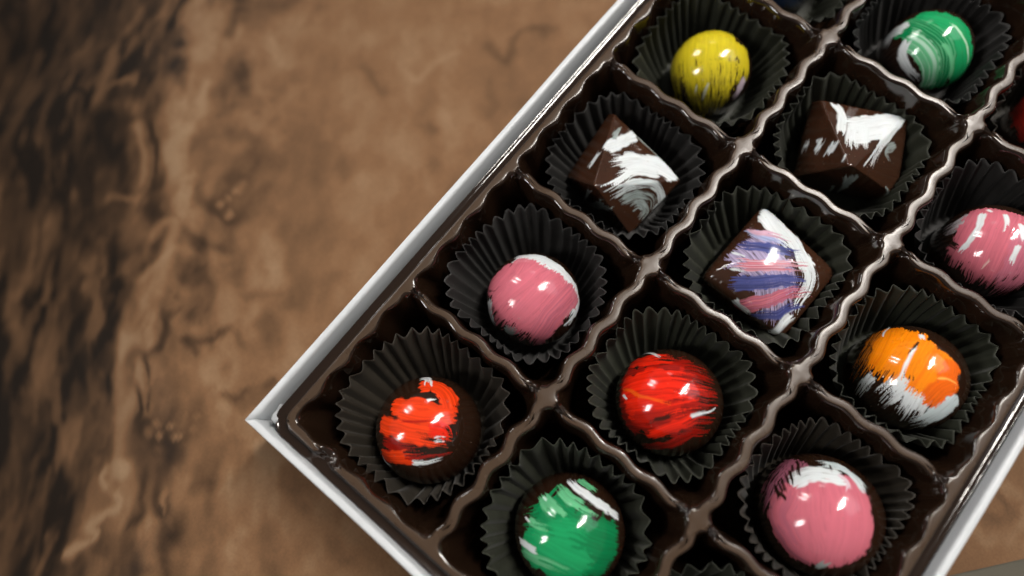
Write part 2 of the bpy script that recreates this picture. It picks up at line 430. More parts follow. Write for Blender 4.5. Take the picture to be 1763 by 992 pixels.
CUPS = [
 ((0, 0), (563, 868, 575, 868), 1, False, 36, 'dark fluted cup round the orange-red and white dome in the corner cell of the box'),
 ((0, 1), (818, 1127, 760, 1065), 0, False, 32, 'greenish black cup with pointed scallops round the large green dome at the bottom'),
 ((0, 2), (1095, 1400, 962, 1290), 0, False, 34, 'dark cup whose rim just shows at the bottom edge, left of the big pink dome'),
 ((1, 0), (762, 1050, 350, 620), 2, True, 38, 'black fluted cup round the pink dome with a white crescent on its right'),
 ((1, 1), (1005, 1313, 523, 822), 0, True, 38, 'cup with rounded lobes round the glossy deep red dome in the middle'),
 ((1, 2), (1278, 1583, 720, 1005), 1, True, 40, 'brownish black cup round the large plain pink dome at the bottom right'),
 ((2, 0), (928, 1222, 162, 408), 2, False, 38, 'black cup round the pyramid with a white swirl nearest the left box wall'),
 ((2, 1), (1175, 1488, 315, 605), 0, False, 34, 'cup round the square chocolate with pink and blue stripes'),
 ((2, 2), (1443, 1738, 488, 768), 0, False, 36, 'cup round the orange and white dome beside the right box wall'),
 ((3, 0), (1095, 1375, -35, 207), 0, False, 36, 'olive black cup round the yellow dome'),
 ((3, 1), (1338, 1612, 108, 365), 0, False, 36, 'cup round the pyramid with a white bow-tie patch, below the green dome'),
 ((3, 2), (1610, 1915, 275, 530), 2, True, 38, 'dark cup round the pink dome cut off by the right picture edge'),
 ((4, 0), (1225, 1478, -195, 42), 0, True, 36, 'cup round the dark blue chocolate at the top edge'),
 ((4, 1), (1487, 1752, -75, 162), 2, True, 36, 'black cup round the green and white dome at the top right'),
 ((4, 2), (1725, 2010, 55, 300), 1, True, 36, 'cup round the red chocolate at the right picture edge'),
]
for k, (c, e, mi, fl, nf, lab) in enumerate(CUPS):
    r = rim_from(*e); cx, cy = (c[0]+.5)*PX, -(c[1]+.5)*PY
    r = (cx+np.clip(r[0]-cx, -.8, .8), cy+np.clip(r[1]-cy, -.8, .8), min(max(r[2], 18.0), 19.6))
    cup(c, r, CUPM[mi], fl, nf, 100+k, lab)

# ------------------------------------------------------------------ chocolates
GN = 320
TMAX = math.radians(122)
ga = np.linspace(-1, 1, GN)
GA, GB = np.meshgrid(ga, ga, indexing='ij')
# square grid mapped to a disc, the disc to directions about the z axis
DA, DB = GA*np.sqrt(1-GB**2/2), GB*np.sqrt(1-GA**2/2)
RAD = np.sqrt(DA**2+DB**2); TH_ = RAD*TMAX
DIR = np.stack([np.sin(TH_)*DA/np.maximum(RAD, 1e-9), np.sin(TH_)*DB/np.maximum(RAD, 1e-9), np.cos(TH_)], -1).reshape(-1, 3)
AB = np.stack([DA, DB], -1).reshape(-1, 2)
gi = np.arange(GN*GN).reshape(GN, GN)
GQ = np.stack([gi[:-1, :-1], gi[1:, :-1], gi[1:, 1:], gi[:-1, 1:]], -1).reshape(-1, 4)
BORDER = np.r_[gi[:, 0], gi[-1, 1:], gi[-2::-1, -1], gi[0, -2:0:-1]]

DARK = (.020, .0085, .0045)
MILK = (.043, .017, .0088)
WHITE = (.72, .76, .78); RED = (.72, .018, .005); ORED = (.80, .050, .008); DRED = (.30, .008, .004)
PINK = (.60, .145, .195); MAUVE = (.36, .11, .17); GREEN = (.004, .20, .065); LGREEN = (.12, .45, .22); BGREEN = (.010, .31, .105)
ORANGE = (.90, .24, .004); DORANGE = (.82, .13, .004); YELLOW = (.62, .50, .018); BLUE = (.065, .075, .24); GREY = (.30, .35, .34); PWHITE = (.62, .50, .58)

def resample(P, n=26):
    P = np.asarray(P, float)
    if len(P) == 2: 
        t = np.linspace(0, 1, n)[:, None]; return P[0]*(1-t)+P[1]*t
    Q = np.vstack([2*P[0]-P[1], P, 2*P[-1]-P[-2]]); out = []
    for i in range(len(P)-1):
        p0, p1, p2, p3 = Q[i:i+4]
        for t in np.linspace(0, 1, n//(len(P)-1)+2, endpoint=False):
            out.append(.5*((2*p1)+(-p0+p2)*t+(2*p0-5*p1+4*p2-p3)*t*t+(-p0+3*p1-3*p2+p3)*t**3))
    out.append(P[-1]); return np.array(out)

class Choc:
    def __init__(s, name, planes, centre, p, label, cat='chocolate', basecol=DARK):
        """convex body: soft intersection of half-spaces n.x<h and a sphere term"""
        s.c = np.array(centre, float)
        inv = np.zeros(len(DIR))
        for (nrm, h) in planes:
            if nrm is None: inv += (np.where(DIR[:, 2] > 0, 1, np.hypot(DIR[:, 0], DIR[:, 1])*(1-.10*DIR[:, 2]))/h)**p   # dome on a short foot
            else: inv += np.maximum(DIR@np.array(nrm), 0)**p/h**p
        r = inv**(-1/p)
        s.V = s.c+DIR*r[:, None]
        s.name, s.label, s.cat = name, label, cat
        s.px = proj(s.V)
        # which vertices face the lens
        V3 = s.V.reshape(GN, GN, 3); du = np.gradient(V3, axis=0); dv = np.gradient(V3, axis=1)
        nr = np.cross(du, dv).reshape(-1, 3); nr /= np.maximum(np.linalg.norm(nr, axis=1), 1e-12)[:, None]
        if (nr[GN*GN//2+GN//2] @ np.array([0, 0, 1.])) < 0: nr = -nr
        s.vis = ((CAM-s.V)*nr).sum(1) > 0
        s.col = np.tile(np.array(basecol, float), (len(DIR), 1)); s.h = np.zeros(len(DIR))
        s.seed = 1
        vb = fbm(N2(5), AB[:, 0]*9+3, AB[:, 1]*9)
        s.col *= (.85+.3*vb)[:, None]
        # mm per disc unit, point by point
        cell = np.cross(np.dstack([np.gradient(DA, axis=0), np.gradient(DB, axis=0), DA*0]), np.dstack([np.gradient(DA, axis=1), np.gradient(DB, axis=1), DA*0]))[..., 2]
        s.sc = np.sqrt(np.linalg.norm(np.cross(du, dv), axis=2)/np.maximum(np.abs(cell), 1e-12)).ravel()
    def find(s, q):
        d = ((s.px-q)**2).sum(1)+np.where(s.vis, 0, 1e9); return int(np.argmin(d))
    def stroke(s, pts, w, colr, rag=(.15, .25), dry=.1, freq=1.0, var=.25, mix=None, alpha=1.0):
        """one pull of a loaded brush; points and width measured on the photograph"""
        o, k = s.frame
        K = [s.find((o[0]+a/k, o[1]+b/k)) for a, b in pts]; P = resample(AB[K]); scale = float(np.clip(np.median(s.sc[K]), 10, 40))
        w = w/k*.1375/scale/2            # px -> mm -> disc units, half width
        seg = np.linalg.norm(np.diff(P, axis=0), axis=1); cum = np.r_[0, np.cumsum(seg)]; L = cum[-1]
        best = np.full(len(AB), 1e9); S_ = np.zeros(len(AB)); Qd = np.zeros(len(AB))
        nseg = len(seg)
        near = (np.abs(AB[:, 0]-P[:, 0].mean()) < L+w*3+.1) & (np.abs(AB[:, 1]-P[:, 1].mean()) < L+w*3+.1)
        ids = np.nonzero(near)[0]; A_ = AB[ids]; best = best[ids]; S_ = S_[ids]; Qd = Qd[ids]
        for i in range(nseg):
            if seg[i] < 1e-6: continue
            t = (P[i+1]-P[i])/seg[i]; rel = A_-P[i]; a = rel@t
            lo = -1e9 if i == 0 else 0; hi = 1e9 if i == nseg-1 else seg[i]
            ac = np.clip(a, lo, hi); foot = P[i]+ac[:, None]*t; d = np.linalg.norm(A_-foot, axis=1)
            b = d < best
            best = np.where(b, d, best); S_ = np.where(b, cum[i]+ac, S_)
            Qd = np.where(b, rel@np.array([-t[1], t[0]]), Qd)
        s.seed += 1; sd = s.seed*13+int(abs(s.c[0]*7+s.c[1]*3))
        n1, n2, n3, n4, n5 = N1(sd), N1(sd+1), N2(sd+2), N1(sd+3), N2(sd+4)
        bf = 170*freq
        wob = (n5(S_*9, Qd*6)-.5)*.02
        q = Qd+wob
        n5c = N1(sd+9)
        br = lambda nn: sm(.22, .8, .42*nn(q*bf)+.38*nn(q*bf*.33+9)+.2*nn(q*bf*1.7+5))
        rg0 = rag[0]*max(L, w)*br(n1)*1.5; rg1 = rag[1]*max(L, w)*br(n2)*1.5
        # rounded nose of the stroke
        nose = w*.55*(1-np.sqrt(np.clip(1-(Qd/w)**2, 0, 1)))
        aa = .0065
        end0 = sm(-aa, aa, S_-(-w*.25+nose+rg0)); end1 = sm(-aa, aa, (L+w*.25-nose-rg1)-S_)
        edge = sm(-aa*1.3, aa*1.3, w*(.86+.30*(n4(S_*22)-.5)+.22*(n3(q*bf, S_*16)-.5))-np.abs(q))
        prog = np.clip(S_/L, 0, 1)
        streak = .65*n3(q*bf*.8, S_*7)+.35*n3(q*bf*1.9+40, S_*14)
        lim = dry*.75+dry*.5*prog**2 + .5*dry*np.clip((np.abs(Qd)/w-.6)/.4, 0, 1)
        cov = sm(lim-.16, lim+.10, streak) if dry > 0 else 1
        M = end0*end1*edge*cov*alpha*np.clip(.72+.55*streak, 0, 1)
        c1 = np.array(colr, float)[None]*(1+var*2*(.45*n1(q*bf*.9+3)+.3*n2(q*bf*.4+13)+.25*n5(q*60, S_*8)-.5)*1.5)[:, None]
        if mix is not None:
            f = sm(.45, .75, .6*n2(q*bf*.6+31)+.4*n5(q*50+9, S_*5))[:, None]*mix[1]
            c1 = c1*(1-f)+np.array(mix[0])*f
        s.col[ids] = s.col[ids]*(1-M[:, None])+c1*M[:, None]
        s.h[ids] = s.h[ids]*(1-M)+M*(.35+.65*streak)
    def build(s):
        V = np.vstack([s.V, [s.c[0], s.c[1], s.V[:, 2].min()]]); c = len(V)-1
        b = BORDER; nb_ = len(b)
        k = np.arange(0, nb_-1, 2)
        Fq = np.vstack([GQ, np.c_[b[(k+2) % nb_], b[(k+1) % nb_], b[k], np.full(len(k), c)]])
        o = mesh(s.name, V, Fq, CHOC)
        at = o.data.attributes.new('paint', 'FLOAT_COLOR', 'POINT')
        rgba = np.c_[np.clip(s.col, 0, 1), s.h]; rgba = np.vstack([rgba, [*DARK, 0]])
        at.data.foreach_set('color', rgba.ravel())
        zb = float(V[:, 2].min()); recentre(o, (s.c[0], s.c[1], zb))
        tag(o, s.label, s.cat, 'painted chocolates in the tray')
        return o

def dome(px, rad, label, basecol=DARK, flat=1.0):
    q = unproj(px[0], px[1], ZC); R_ = rad/F*(CAM[2]-ZC)*.985
    bottom = 21.4+ZC
    pl = [(None, R_), ((0, 0, -1), bottom)]
    return Choc('dome_chocolate', pl, q, 14, label, basecol=basecol)
def facets(corners, apex, zc, za, label, soft, name, basecol, top=None):
    C_ = [unproj(x, y, z) for (x, y), z in zip(corners, zc)]
    ap = unproj(apex[0], apex[1], za)
    cen = np.mean(C_, 0); cen = np.array([cen[0], cen[1], np.mean(zc)-3.0])
    pl = []
    for i in range(4):
        a, b = C_[i], C_[(i+1) % 4]
        n = np.cross(b-a, ap-a); n /= np.linalg.norm(n)
        if n[2] < 0: n = -n
        pl.append((n, float(n@(a-cen))))
        e = b-a; sd = np.array([e[1], -e[0], 0]); sd /= np.linalg.norm(sd)
        if sd@(a-cen) < 0: sd = -sd
        sd = sd+np.array([0, 0, -.16]); sd /= np.linalg.norm(sd)
        pl.append((sd, float(sd@(a-cen))))
    if top is not None: pl.append(((0, 0, 1), top-cen[2]))
    pl.append(((0, 0, -1), float(21.4+cen[2])))
    return Choc(name, pl, cen, soft, label, basecol=basecol)

# 1 orange-red dome, corner cell
d = dome((739, 739), 90, 'glossy dome brushed with two thick orange-red bands and a white flick, in the corner cell'); d.frame = ((420, 540), 2.194)
d.stroke([(530, 500), (640, 520), (780, 500)], 90, DRED, dry=.35, rag=(.1, .5))
d.stroke([(560, 350), (640, 352), (730, 372), (802, 385)], 78, ORED, rag=(.05, .06), dry=.02)
d.stroke([(665, 275), (715, 270), (765, 305), (790, 365)], 78, ORED, rag=(.05, .1), dry=.05, var=.35)
d.stroke([(585, 375), (690, 395), (790, 380)], 60, ORED, rag=(.05, .15), dry=.02)
d.stroke([(516, 415), (600, 440), (680, 462), (775, 478)], 82, ORED, rag=(.03, .3), dry=.03)
d.stroke([(560, 405), (640, 405), (760, 400)], 10, DRED, rag=(.2, .3), dry=.1)
d.stroke([(700, 430), (760, 440), (770, 490)], 70, RED, rag=(.1, .4), dry=.25)
d.stroke([(525, 535), (590, 545), (670, 540)], 66, ORED, rag=(.05, .25), dry=.05)
d.stroke([(635, 560), (690, 560), (750, 548)], 34, WHITE, rag=(.1, .8), dry=.15)
d.stroke([(522, 535), (535, 560), (560, 578)], 16, WHITE, dry=.2)
d.stroke([(664, 248), (690, 245), (700, 275)], 34, WHITE, rag=(.1, .3), dry=.05)
d.stroke([(690, 325), (725, 320)], 14, WHITE, rag=(.1, .4), dry=.1)
d.stroke([(720, 480), (770, 470)], 26, WHITE, rag=(.2, .6), dry=.35)
d.build()
# 2 deep red dome
d = dome((1150, 692), 90, 'very glossy dome streaked with translucent deep red, in the middle of the box'); d.frame = ((960, 500), 2.755)
d.stroke([(310, 520), (500, 500), (730, 520)], 420, DRED, rag=(.05, .25), dry=.22, var=.4)
d.stroke([(315, 480), (500, 440), (700, 470)], 190, RED, rag=(.03, .3), dry=.12, var=.3)
d.stroke([(345, 350), (430, 330), (540, 320)], 90, RED, rag=(.05, .35), dry=.15)
d.stroke([(330, 580), (480, 560), (700, 520)], 120, RED, rag=(.05, .35), dry=.12)
d.stroke([(345, 600), (480, 590), (600, 560)], 70, (.45, .012, .005), rag=(.1, .4), dry=.15)
d.stroke([(310, 468), (420, 510), (540, 545)], 20, (.88, .11, .008), rag=(.15, .5), dry=.25, alpha=.8)
d.stroke([(400, 640), (520, 600), (650, 575)], 26, (.06, .008, .004), rag=(.2, .3), dry=.15)
d.stroke([(425, 688), (540, 650), (660, 610)], 60, RED, rag=(.1, .3), dry=.12)
d.stroke([(400, 740), (530, 730), (660, 670)], 60, DRED, rag=(.1, .3), dry=.3)
d.stroke([(628, 598), (690, 585), (748, 558)], 20, WHITE, rag=(.05, .5), dry=.12)
d.stroke([(398, 300), (440, 298), (482, 318)], 18, WHITE, rag=(.1, .3), dry=.1)
d.stroke([(307, 495), (330, 515)], 14, WHITE, rag=(.1, .3), dry=.1)
d.build()
# 3 pink dome with white crescent
d = dome((918, 516), 84, 'pink brushed dome with a white crescent on its right, second up along the left wall'); d.frame = ((720, 320), 2.755)
d.stroke([(455, 350), (560, 345), (660, 395), (735, 480), (752, 570), (690, 655)], 100, WHITE, rag=(.03, .12), dry=.12, var=.1)
d.stroke([(340, 540), (345, 620), (350, 700)], 60, WHITE, rag=(.1, .25), dry=.2, var=.15)
d.stroke([(410, 680), (450, 690), (490, 680)], 60, GREY, rag=(.1, .3), dry=.3)
d.stroke([(440, 380), (380, 440), (330, 500)], 110, PINK, rag=(.08, .1), dry=.04, var=.12)
d.stroke([(520, 350), (450, 450), (350, 560)], 150, PINK, rag=(.04, .1), dry=.03, var=.1)
d.stroke([(620, 400), (480, 520), (360, 640)], 180, PINK, rag=(.05, .2), dry=.03, var=.1)
d.stroke([(690, 450), (560, 580), (430, 700)], 190, PINK, rag=(.03, .18), dry=.03, var=.1)
d.stroke([(745, 500), (640, 620), (540, 750)], 150, PINK, rag=(.04, .15), dry=.05, var=.12, mix=(MAUVE, .4))
d.stroke([(330, 500), (360, 500), (385, 480)], 26, DARK, rag=(.3, .5), dry=.5)
d.build()
# 4 white-swirled pyramid
d = facets([(1063, 180), (1174, 310), (1088, 410), (976, 303)], (1021, 322), (-6.5, -9, -15.5, -13.5), 0.6,
           'milk chocolate pyramid with thick white brush swirls, between the pink and yellow domes', 60, 'pyramid_chocolate', MILK)
d.frame = ((880, 130), 2.755)
d.stroke([(440, 540), (520, 500), (600, 440), (700, 400)], 60, WHITE, rag=(.35, .1), dry=.1, var=.08)
d.stroke([(490, 430), (580, 410), (680, 420), (790, 465)], 150, WHITE, rag=(.12, .02), dry=.04, var=.06)
d.stroke([(445, 350), (510, 320), (592, 285)], 70, WHITE, rag=(.05, .04), dry=.03, var=.06)
d.stroke([(510, 470), (600, 455), (700, 470)], 60, WHITE, rag=(.3, .1), dry=.1, var=.08)
d.stroke([(366, 440), (400, 390), (430, 350)], 40, WHITE, rag=(.2, .2), dry=.15)
d.stroke([(480, 300), (505, 275), (530, 240)], 26, GREY, rag=(.2, .4), dry=.2)
d.stroke([(475, 580), (580, 515), (690, 530), (715, 610), (690, 670)], 56, (.55, .60, .61), rag=(.1, .2), dry=.34, var=.2)
d.stroke([(520, 605), (600, 565), (670, 590), (660, 660)], 60, GREY, rag=(.1, .3), dry=.42, var=.3)
d.stroke([(560, 640), (610, 610), (640, 640), (610, 680)], 60, GREY, rag=(.2, .3), dry=.46, var=.3)
d.stroke([(345, 600), (360, 570), (378, 538)], 18, (.5, .55, .56), rag=(.1, .3), dry=.1)
d.stroke([(360, 600), (400, 620), (470, 625)], 66, GREY, rag=(.2, .1), dry=.12)
d.stroke([(600, 250), (690, 340), (770, 420)], 12, GREY, rag=(.1, .2), dry=.1)
d.build()
# 5 yellow dome
d = dome((1222, 125), 77, 'yellow brushed dome with dark streaked lower edge'); d.frame = ((1040, 0), 3.307)
d.stroke([(400, 300), (400, 430), (430, 600)], 150, YELLOW, rag=(.05, .4), dry=.5, var=.3)
d.stroke([(600, 400), (600, 540), (590, 650)], 420, YELLOW, rag=(.0, .5), dry=.5, var=.3)
d.stroke([(590, 185), (590, 330), (590, 500)], 460, YELLOW, rag=(.0, .4), dry=.04, var=.1)
d.stroke([(780, 260), (800, 360), (780, 470)], 130, YELLOW, rag=(.05, .3), dry=.08, var=.1)
d.stroke([(440, 280), (410, 340), (405, 430)], 130, YELLOW, rag=(.05, .4), dry=.15, var=.12)
d.stroke([(800, 440), (775, 500), (735, 570)], 70, PWHITE, rag=(.1, .3), dry=.1)
d.stroke([(592, 470), (575, 530), (550, 600)], 20, (.6, .62, .45), rag=(.1, .3), dry=.1)
d.stroke([(530, 480), (520, 550)], 14, (.6, .62, .45), rag=(.2, .3), dry=.1)
d.build()
# 6 pyramid with white bow
d = facets([(1409, 162), (1566, 199), (1548, 342), (1366, 304)], (1464, 289), (-7, -7.5, -15, -14), 0.6,
           'milk chocolate pyramid with a white bow-tie patch across its upper face', 60, 'pyramid_chocolate', MILK)
d.frame = ((1300, 0), 2.48)
d.stroke([(340, 440), (372, 500), (362, 575)], 50, WHITE, rag=(.05, .1), dry=.03, var=.06)
d.stroke([(395, 520), (500, 515), (628, 500)], 84, WHITE, rag=(.1, .02), dry=.02, var=.06)
d.stroke([(405, 540), (500, 550), (600, 535)], 90, WHITE, rag=(.05, .1), dry=.02, var=.06)
d.stroke([(415, 585), (480, 585), (580, 565)], 70, WHITE, rag=(.05, .15), dry=.04, var=.06)
d.stroke([(410, 520), (405, 570), (398, 625)], 30, WHITE, rag=(.1, .2), dry=.05, var=.06)
for x_ in (425, 450, 475): d.stroke([(x_, 540), (x_-2, 590), (x_-4, 635)], 30, WHITE, rag=(.1, .35), dry=.08, var=.06)
d.stroke([(625, 510), (590, 560), (540, 620), (475, 715)], 60, WHITE, rag=(.05, .35), dry=.1, var=.08)
d.stroke([(570, 550), (530, 640), (505, 715)], 44, WHITE, rag=(.1, .4), dry=.15, var=.08)
for pts, w in (([(232, 590), (205, 655)], 24), ([(290, 585), (245, 668)], 38), ([(345, 600), (298, 688)], 44), ([(384, 655), (370, 695)], 9), ([(272, 590), (258, 610)], 14)):
    d.stroke(pts, w, WHITE, rag=(.3, .3), dry=.15, var=.1)
d.stroke([(600, 620), (560, 650), (578, 700)], 46, GREY, rag=(.1, .4), dry=.36)
d.stroke([(412, 745), (380, 800), (345, 860)], 40, GREY, rag=(.1, .3), dry=.15)
d.stroke([(335, 790), (315, 835)], 20, GREY, rag=(.1, .3), dry=.15)
d.stroke([(556, 800), (546, 850)], 12, GREY, rag=(.1, .3), dry=.15)
d.build()
# 7 striped square
d = facets([(1316, 348), (1447, 468), (1350, 588), (1204, 476)], (1326, 440), (-8.5, -9, -11, -10), -2.2,
           'square milk chocolate painted with pink and blue bands and a white edge', 13, 'square_chocolate', MILK, top=-4.4)
d.frame = ((1130, 300), 2.755)
d.stroke([(500, 170), (570, 240), (650, 320), (705, 420), (720, 520), (660, 640)], 100, WHITE, rag=(.02, .3), dry=.12, var=.08)
d.stroke([(440, 330), (560, 480), (580, 660)], 300, (.36, .30, .46), rag=(.05, .15), dry=.25, var=.4)
d.stroke([(500, 175), (580, 250), (650, 330), (695, 420), (700, 470)], 60, WHITE, rag=(.02, .6), dry=.3, var=.08)
d.stroke([(500, 190), (560, 270), (640, 350)], 90, WHITE, rag=(.02, .4), dry=.15, var=.08)
d.stroke([(390, 340), (500, 345), (690, 385)], 66, BLUE, rag=(.12, .25), dry=.18, var=.4)
d.stroke([(420, 270), (500, 290), (620, 340)], 56, (.36, .40, .62), rag=(.15, .35), dry=.25, var=.3)
d.stroke([(430, 258), (500, 280), (640, 312)], 34, (.60, .36, .46), rag=(.1, .4), dry=.3, var=.2)
d.stroke([(355, 515), (480, 515), (700, 510)], 92, BLUE, rag=(.06, .2), dry=.12, var=.4)
d.stroke([(440, 665), (560, 665), (700, 610)], 40, BLUE, rag=(.25, .25), dry=.15, var=.4)
d.stroke([(350, 425), (480, 435), (715, 440)], 76, (.55, .16, .20), rag=(.12, .25), dry=.14, var=.35, mix=(PWHITE, .6))
d.stroke([(370, 625), (520, 600), (740, 545)], 74, (.52, .14, .18), rag=(.1, .3), dry=.14, var=.35, mix=((.36, .1, .2), .5))
d.stroke([(355, 372), (385, 378), (420, 392)], 16, WHITE, rag=(.1, .5), dry=.1)
d.stroke([(352, 448), (385, 455), (425, 462)], 18, WHITE, rag=(.1, .5), dry=.15)
d.stroke([(365, 595), (400, 630), (440, 665)], 36, WHITE, rag=(.1, .3), dry=.25)
d.stroke([(525, 745), (600, 710), (668, 660)], 34, WHITE, rag=(.1, .2), dry=.15)
d.build()
# 8 large green dome, bottom
d = dome((980, 912), 90, 'emerald green brushed dome with white flicks, at the bottom edge of the picture'); d.frame = ((780, 740), 3.94)
d.stroke([(480, 600), (600, 560), (760, 400)], 170, GREEN, rag=(.2, .3), dry=.35, var=.3)
d.stroke([(600, 600), (800, 740), (1090, 830)], 420, GREEN, rag=(.05, .08), dry=.03, var=.15)
d.stroke([(480, 760), (640, 860), (900, 980)], 300, BGREEN, rag=(.05, .1), dry=.05, var=.15)
d.stroke([(600, 440), (660, 520), (760, 620)], 90, LGREEN, rag=(.15, .4), dry=.12, var=.2)
d.stroke([(710, 380), (790, 470), (980, 570)], 80, LGREEN, rag=(.15, .4), dry=.12, var=.2)
d.stroke([(640, 660), (800, 700), (900, 740)], 150, BGREEN, rag=(.2, .4), dry=.15, var=.2)
d.stroke([(850, 340), (920, 380), (975, 425)], 66, LGREEN, rag=(.1, .2), dry=.1, var=.2)
d.stroke([(495, 590), (560, 640), (660, 680)], 56, LGREEN, rag=(.15, .4), dry=.15, var=.2)
d.stroke([(470, 830), (600, 890), (780, 960)], 80, LGREEN, rag=(.05, .4), dry=.15, var=.2)
d.stroke([(780, 340), (860, 410), (1000, 500), (1120, 595)], 70, WHITE, rag=(.1, .05), dry=.06, var=.1)
d.stroke([(448, 740), (500, 790), (575, 825)], 52, WHITE, rag=(.1, .1), dry=.05, var=.1)
d.stroke([(490, 590), (530, 640)], 16, WHITE, rag=(.1, .3), dry=.15)
d.stroke([(610, 450), (640, 480)], 20, (.5, .7, .6), rag=(.1, .3), dry=.15)
d.stroke([(860, 430), (900, 480)], 8, DARK, rag=(.2, .3), dry=.2)
d.stroke([(1035, 545), (1065, 570)], 22, DARK, rag=(.3, .3), dry=.45)
d.build()
# 9 green and white dome, top right
d = dome((1592, 92), 79, 'green dome with curving pale streaks and a white patch on its left'); d.frame = ((1300, 0), 2.48)
d.stroke([(690, 80), (850, 130), (890, 240), (840, 370)], 170, BGREEN, rag=(.02, .05), dry=.0, var=.2)
d.stroke([(620, 120), (740, 160), (800, 260), (760, 380)], 130, GREEN, rag=(.03, .05), dry=.0, var=.25, mix=(LGREEN, .7))
d.stroke([(640, 170), (700, 200), (750, 290), (730, 370)], 90, LGREEN, rag=(.1, .05), dry=.05, var=.2, mix=((.5, .75, .6), .8))
d.stroke([(780, 170), (840, 250), (820, 350)], 24, LGREEN, rag=(.1, .2), dry=.1)
d.stroke([(830, 90), (900, 180), (905, 280)], 12, (.45, .7, .5), rag=(.1, .2), dry=.0)
d.stroke([(650, 110), (580, 150), (545, 210)], 76, WHITE, rag=(.05, .3), dry=.42, var=.12)
d.stroke([(650, 170), (625, 230), (650, 300)], 44, WHITE, rag=(.1, .3), dry=.25, var=.1)
d.stroke([(620, 230), (650, 290), (700, 350)], 40, WHITE, rag=(.1, .3), dry=.25, var=.1)
d.stroke([(640, 120), (660, 150)], 44, GREEN, rag=(.2, .3), dry=.1)
d.build()
# 10 orange dome
d = dome((1560, 650), 88, 'bright orange and white brushed dome next to the right box wall'); d.frame = ((1400, 460), 2.917)
d.stroke([(350, 320), (280, 440), (200, 570)], 130, (.5, .14, .01), rag=(.1, .3), dry=.5, var=.3)
d.stroke([(480, 560), (400, 620), (320, 680)], 120, WHITE, rag=(.1, .5), dry=.24, var=.1)
d.stroke([(310, 540), (260, 590), (215, 650)], 70, WHITE, rag=(.1, .4), dry=.42, var=.1)
d.stroke([(540, 640), (490, 720), (450, 770)], 120, WHITE, rag=(.05, .4), dry=.2, var=.1)
d.stroke([(715, 660), (620, 740), (500, 790)], 120, (.60, .68, .70), rag=(.02, .3), dry=.12, var=.1)
d.stroke([(405, 305), (350, 420), (290, 550)], 110, ORANGE, rag=(.05, .15), dry=.1, var=.15, mix=(DORANGE, .5))
d.stroke([(510, 320), (430, 440), (340, 560)], 130, ORANGE, rag=(.08, .15), dry=.05, var=.15)
d.stroke([(580, 370), (520, 480), (470, 610)], 120, ORANGE, rag=(.05, .2), dry=.05, var=.15)
d.stroke([(660, 440), (600, 540), (530, 660)], 150, ORANGE, rag=(.02, .15), dry=.03, var=.15, mix=(DORANGE, .5))
d.stroke([(700, 480), (690, 540), (640, 600)], 110, DORANGE, rag=(.05, .1), dry=.02, var=.12)
d.stroke([(715, 580), (640, 620), (570, 690)], 110, DORANGE, rag=(.02, .15), dry=.04, var=.15)
d.stroke([(620, 560), (680, 560), (720, 590)], 10, (.95, .42, .08), rag=(.1, .3), dry=.1)
d.stroke([(545, 340), (550, 365)], 36, WHITE, rag=(.1, .3), dry=.2)
d.stroke([(530, 385), (470, 480), (400, 600)], 17, WHITE, rag=(.1, .1), dry=.22, var=.1)
d.stroke([(460, 560), (430, 600), (390, 645)], 46, WHITE, rag=(.2, .3), dry=.15, var=.1)
d.stroke([(385, 300), (345, 350)], 12, WHITE, rag=(.1, .3), dry=.15)
d.stroke([(540, 365), (500, 410), (470, 440)], 14, DARK, rag=(.2, .4), dry=.3)
d.build()
# 11 large pink dome
d = dome((1408, 885), 95, 'large plain glossy pink dome with a black and white brushed crown, at the lower right'); d.frame = ((1240, 700), 3.4)
d.stroke([(440, 320), (340, 430), (250, 620)], 200, MAUVE, rag=(.03, .25), dry=.38, var=.3)
d.stroke([(560, 480), (560, 650), (600, 900)], 460, PINK, rag=(.02, .06), dry=.0, var=.06)
d.stroke([(720, 430), (780, 620), (740, 860)], 260, PINK, rag=(.02, .04), dry=.0, var=.06)
d.stroke([(400, 500), (340, 640), (420, 800)], 170, PINK, rag=(.1, .1), dry=.08, var=.1, mix=(MAUVE, .45))
d.stroke([(330, 700), (400, 820), (540, 920)], 90, PINK, rag=(.1, .1), dry=.25, var=.1, mix=(MAUVE, .6))
d.stroke([(420, 450), (500, 400), (620, 400), (740, 420)], 110, WHITE, rag=(.08, .1), dry=.24, var=.1)
d.stroke([(560, 335), (690, 350), (790, 420), (850, 500)], 66, (.58, .65, .67), rag=(.15, .1), dry=.22, var=.12)
d.stroke([(690, 390), (740, 440), (752, 515)], 30, (.72, .55, .62), rag=(.1, .3), dry=.05)
d.stroke([(640, 340), (660, 380), (700, 410)], 16, DARK, rag=(.3, .4), dry=.25)
d.stroke([(470, 310), (560, 320), (640, 355)], 50, DARK, rag=(.1, .4), dry=.3)
for q in range(9):
    x0 = 285+q*20; y0 = 520-q*26
    d.stroke([(x0+30, y0-60), (x0+52, y0-5), (x0+62, y0+40)], 16 if q % 2 else 24, DARK, rag=(.2, .3), dry=.2)
d.stroke([(330, 500), (360, 520), (385, 555)], 26, DARK, rag=(.05, .1), dry=.0)
d.stroke([(560, 945), (610, 925), (640, 910)], 44, GREY, rag=(.1, .3), dry=.2)
d.build()
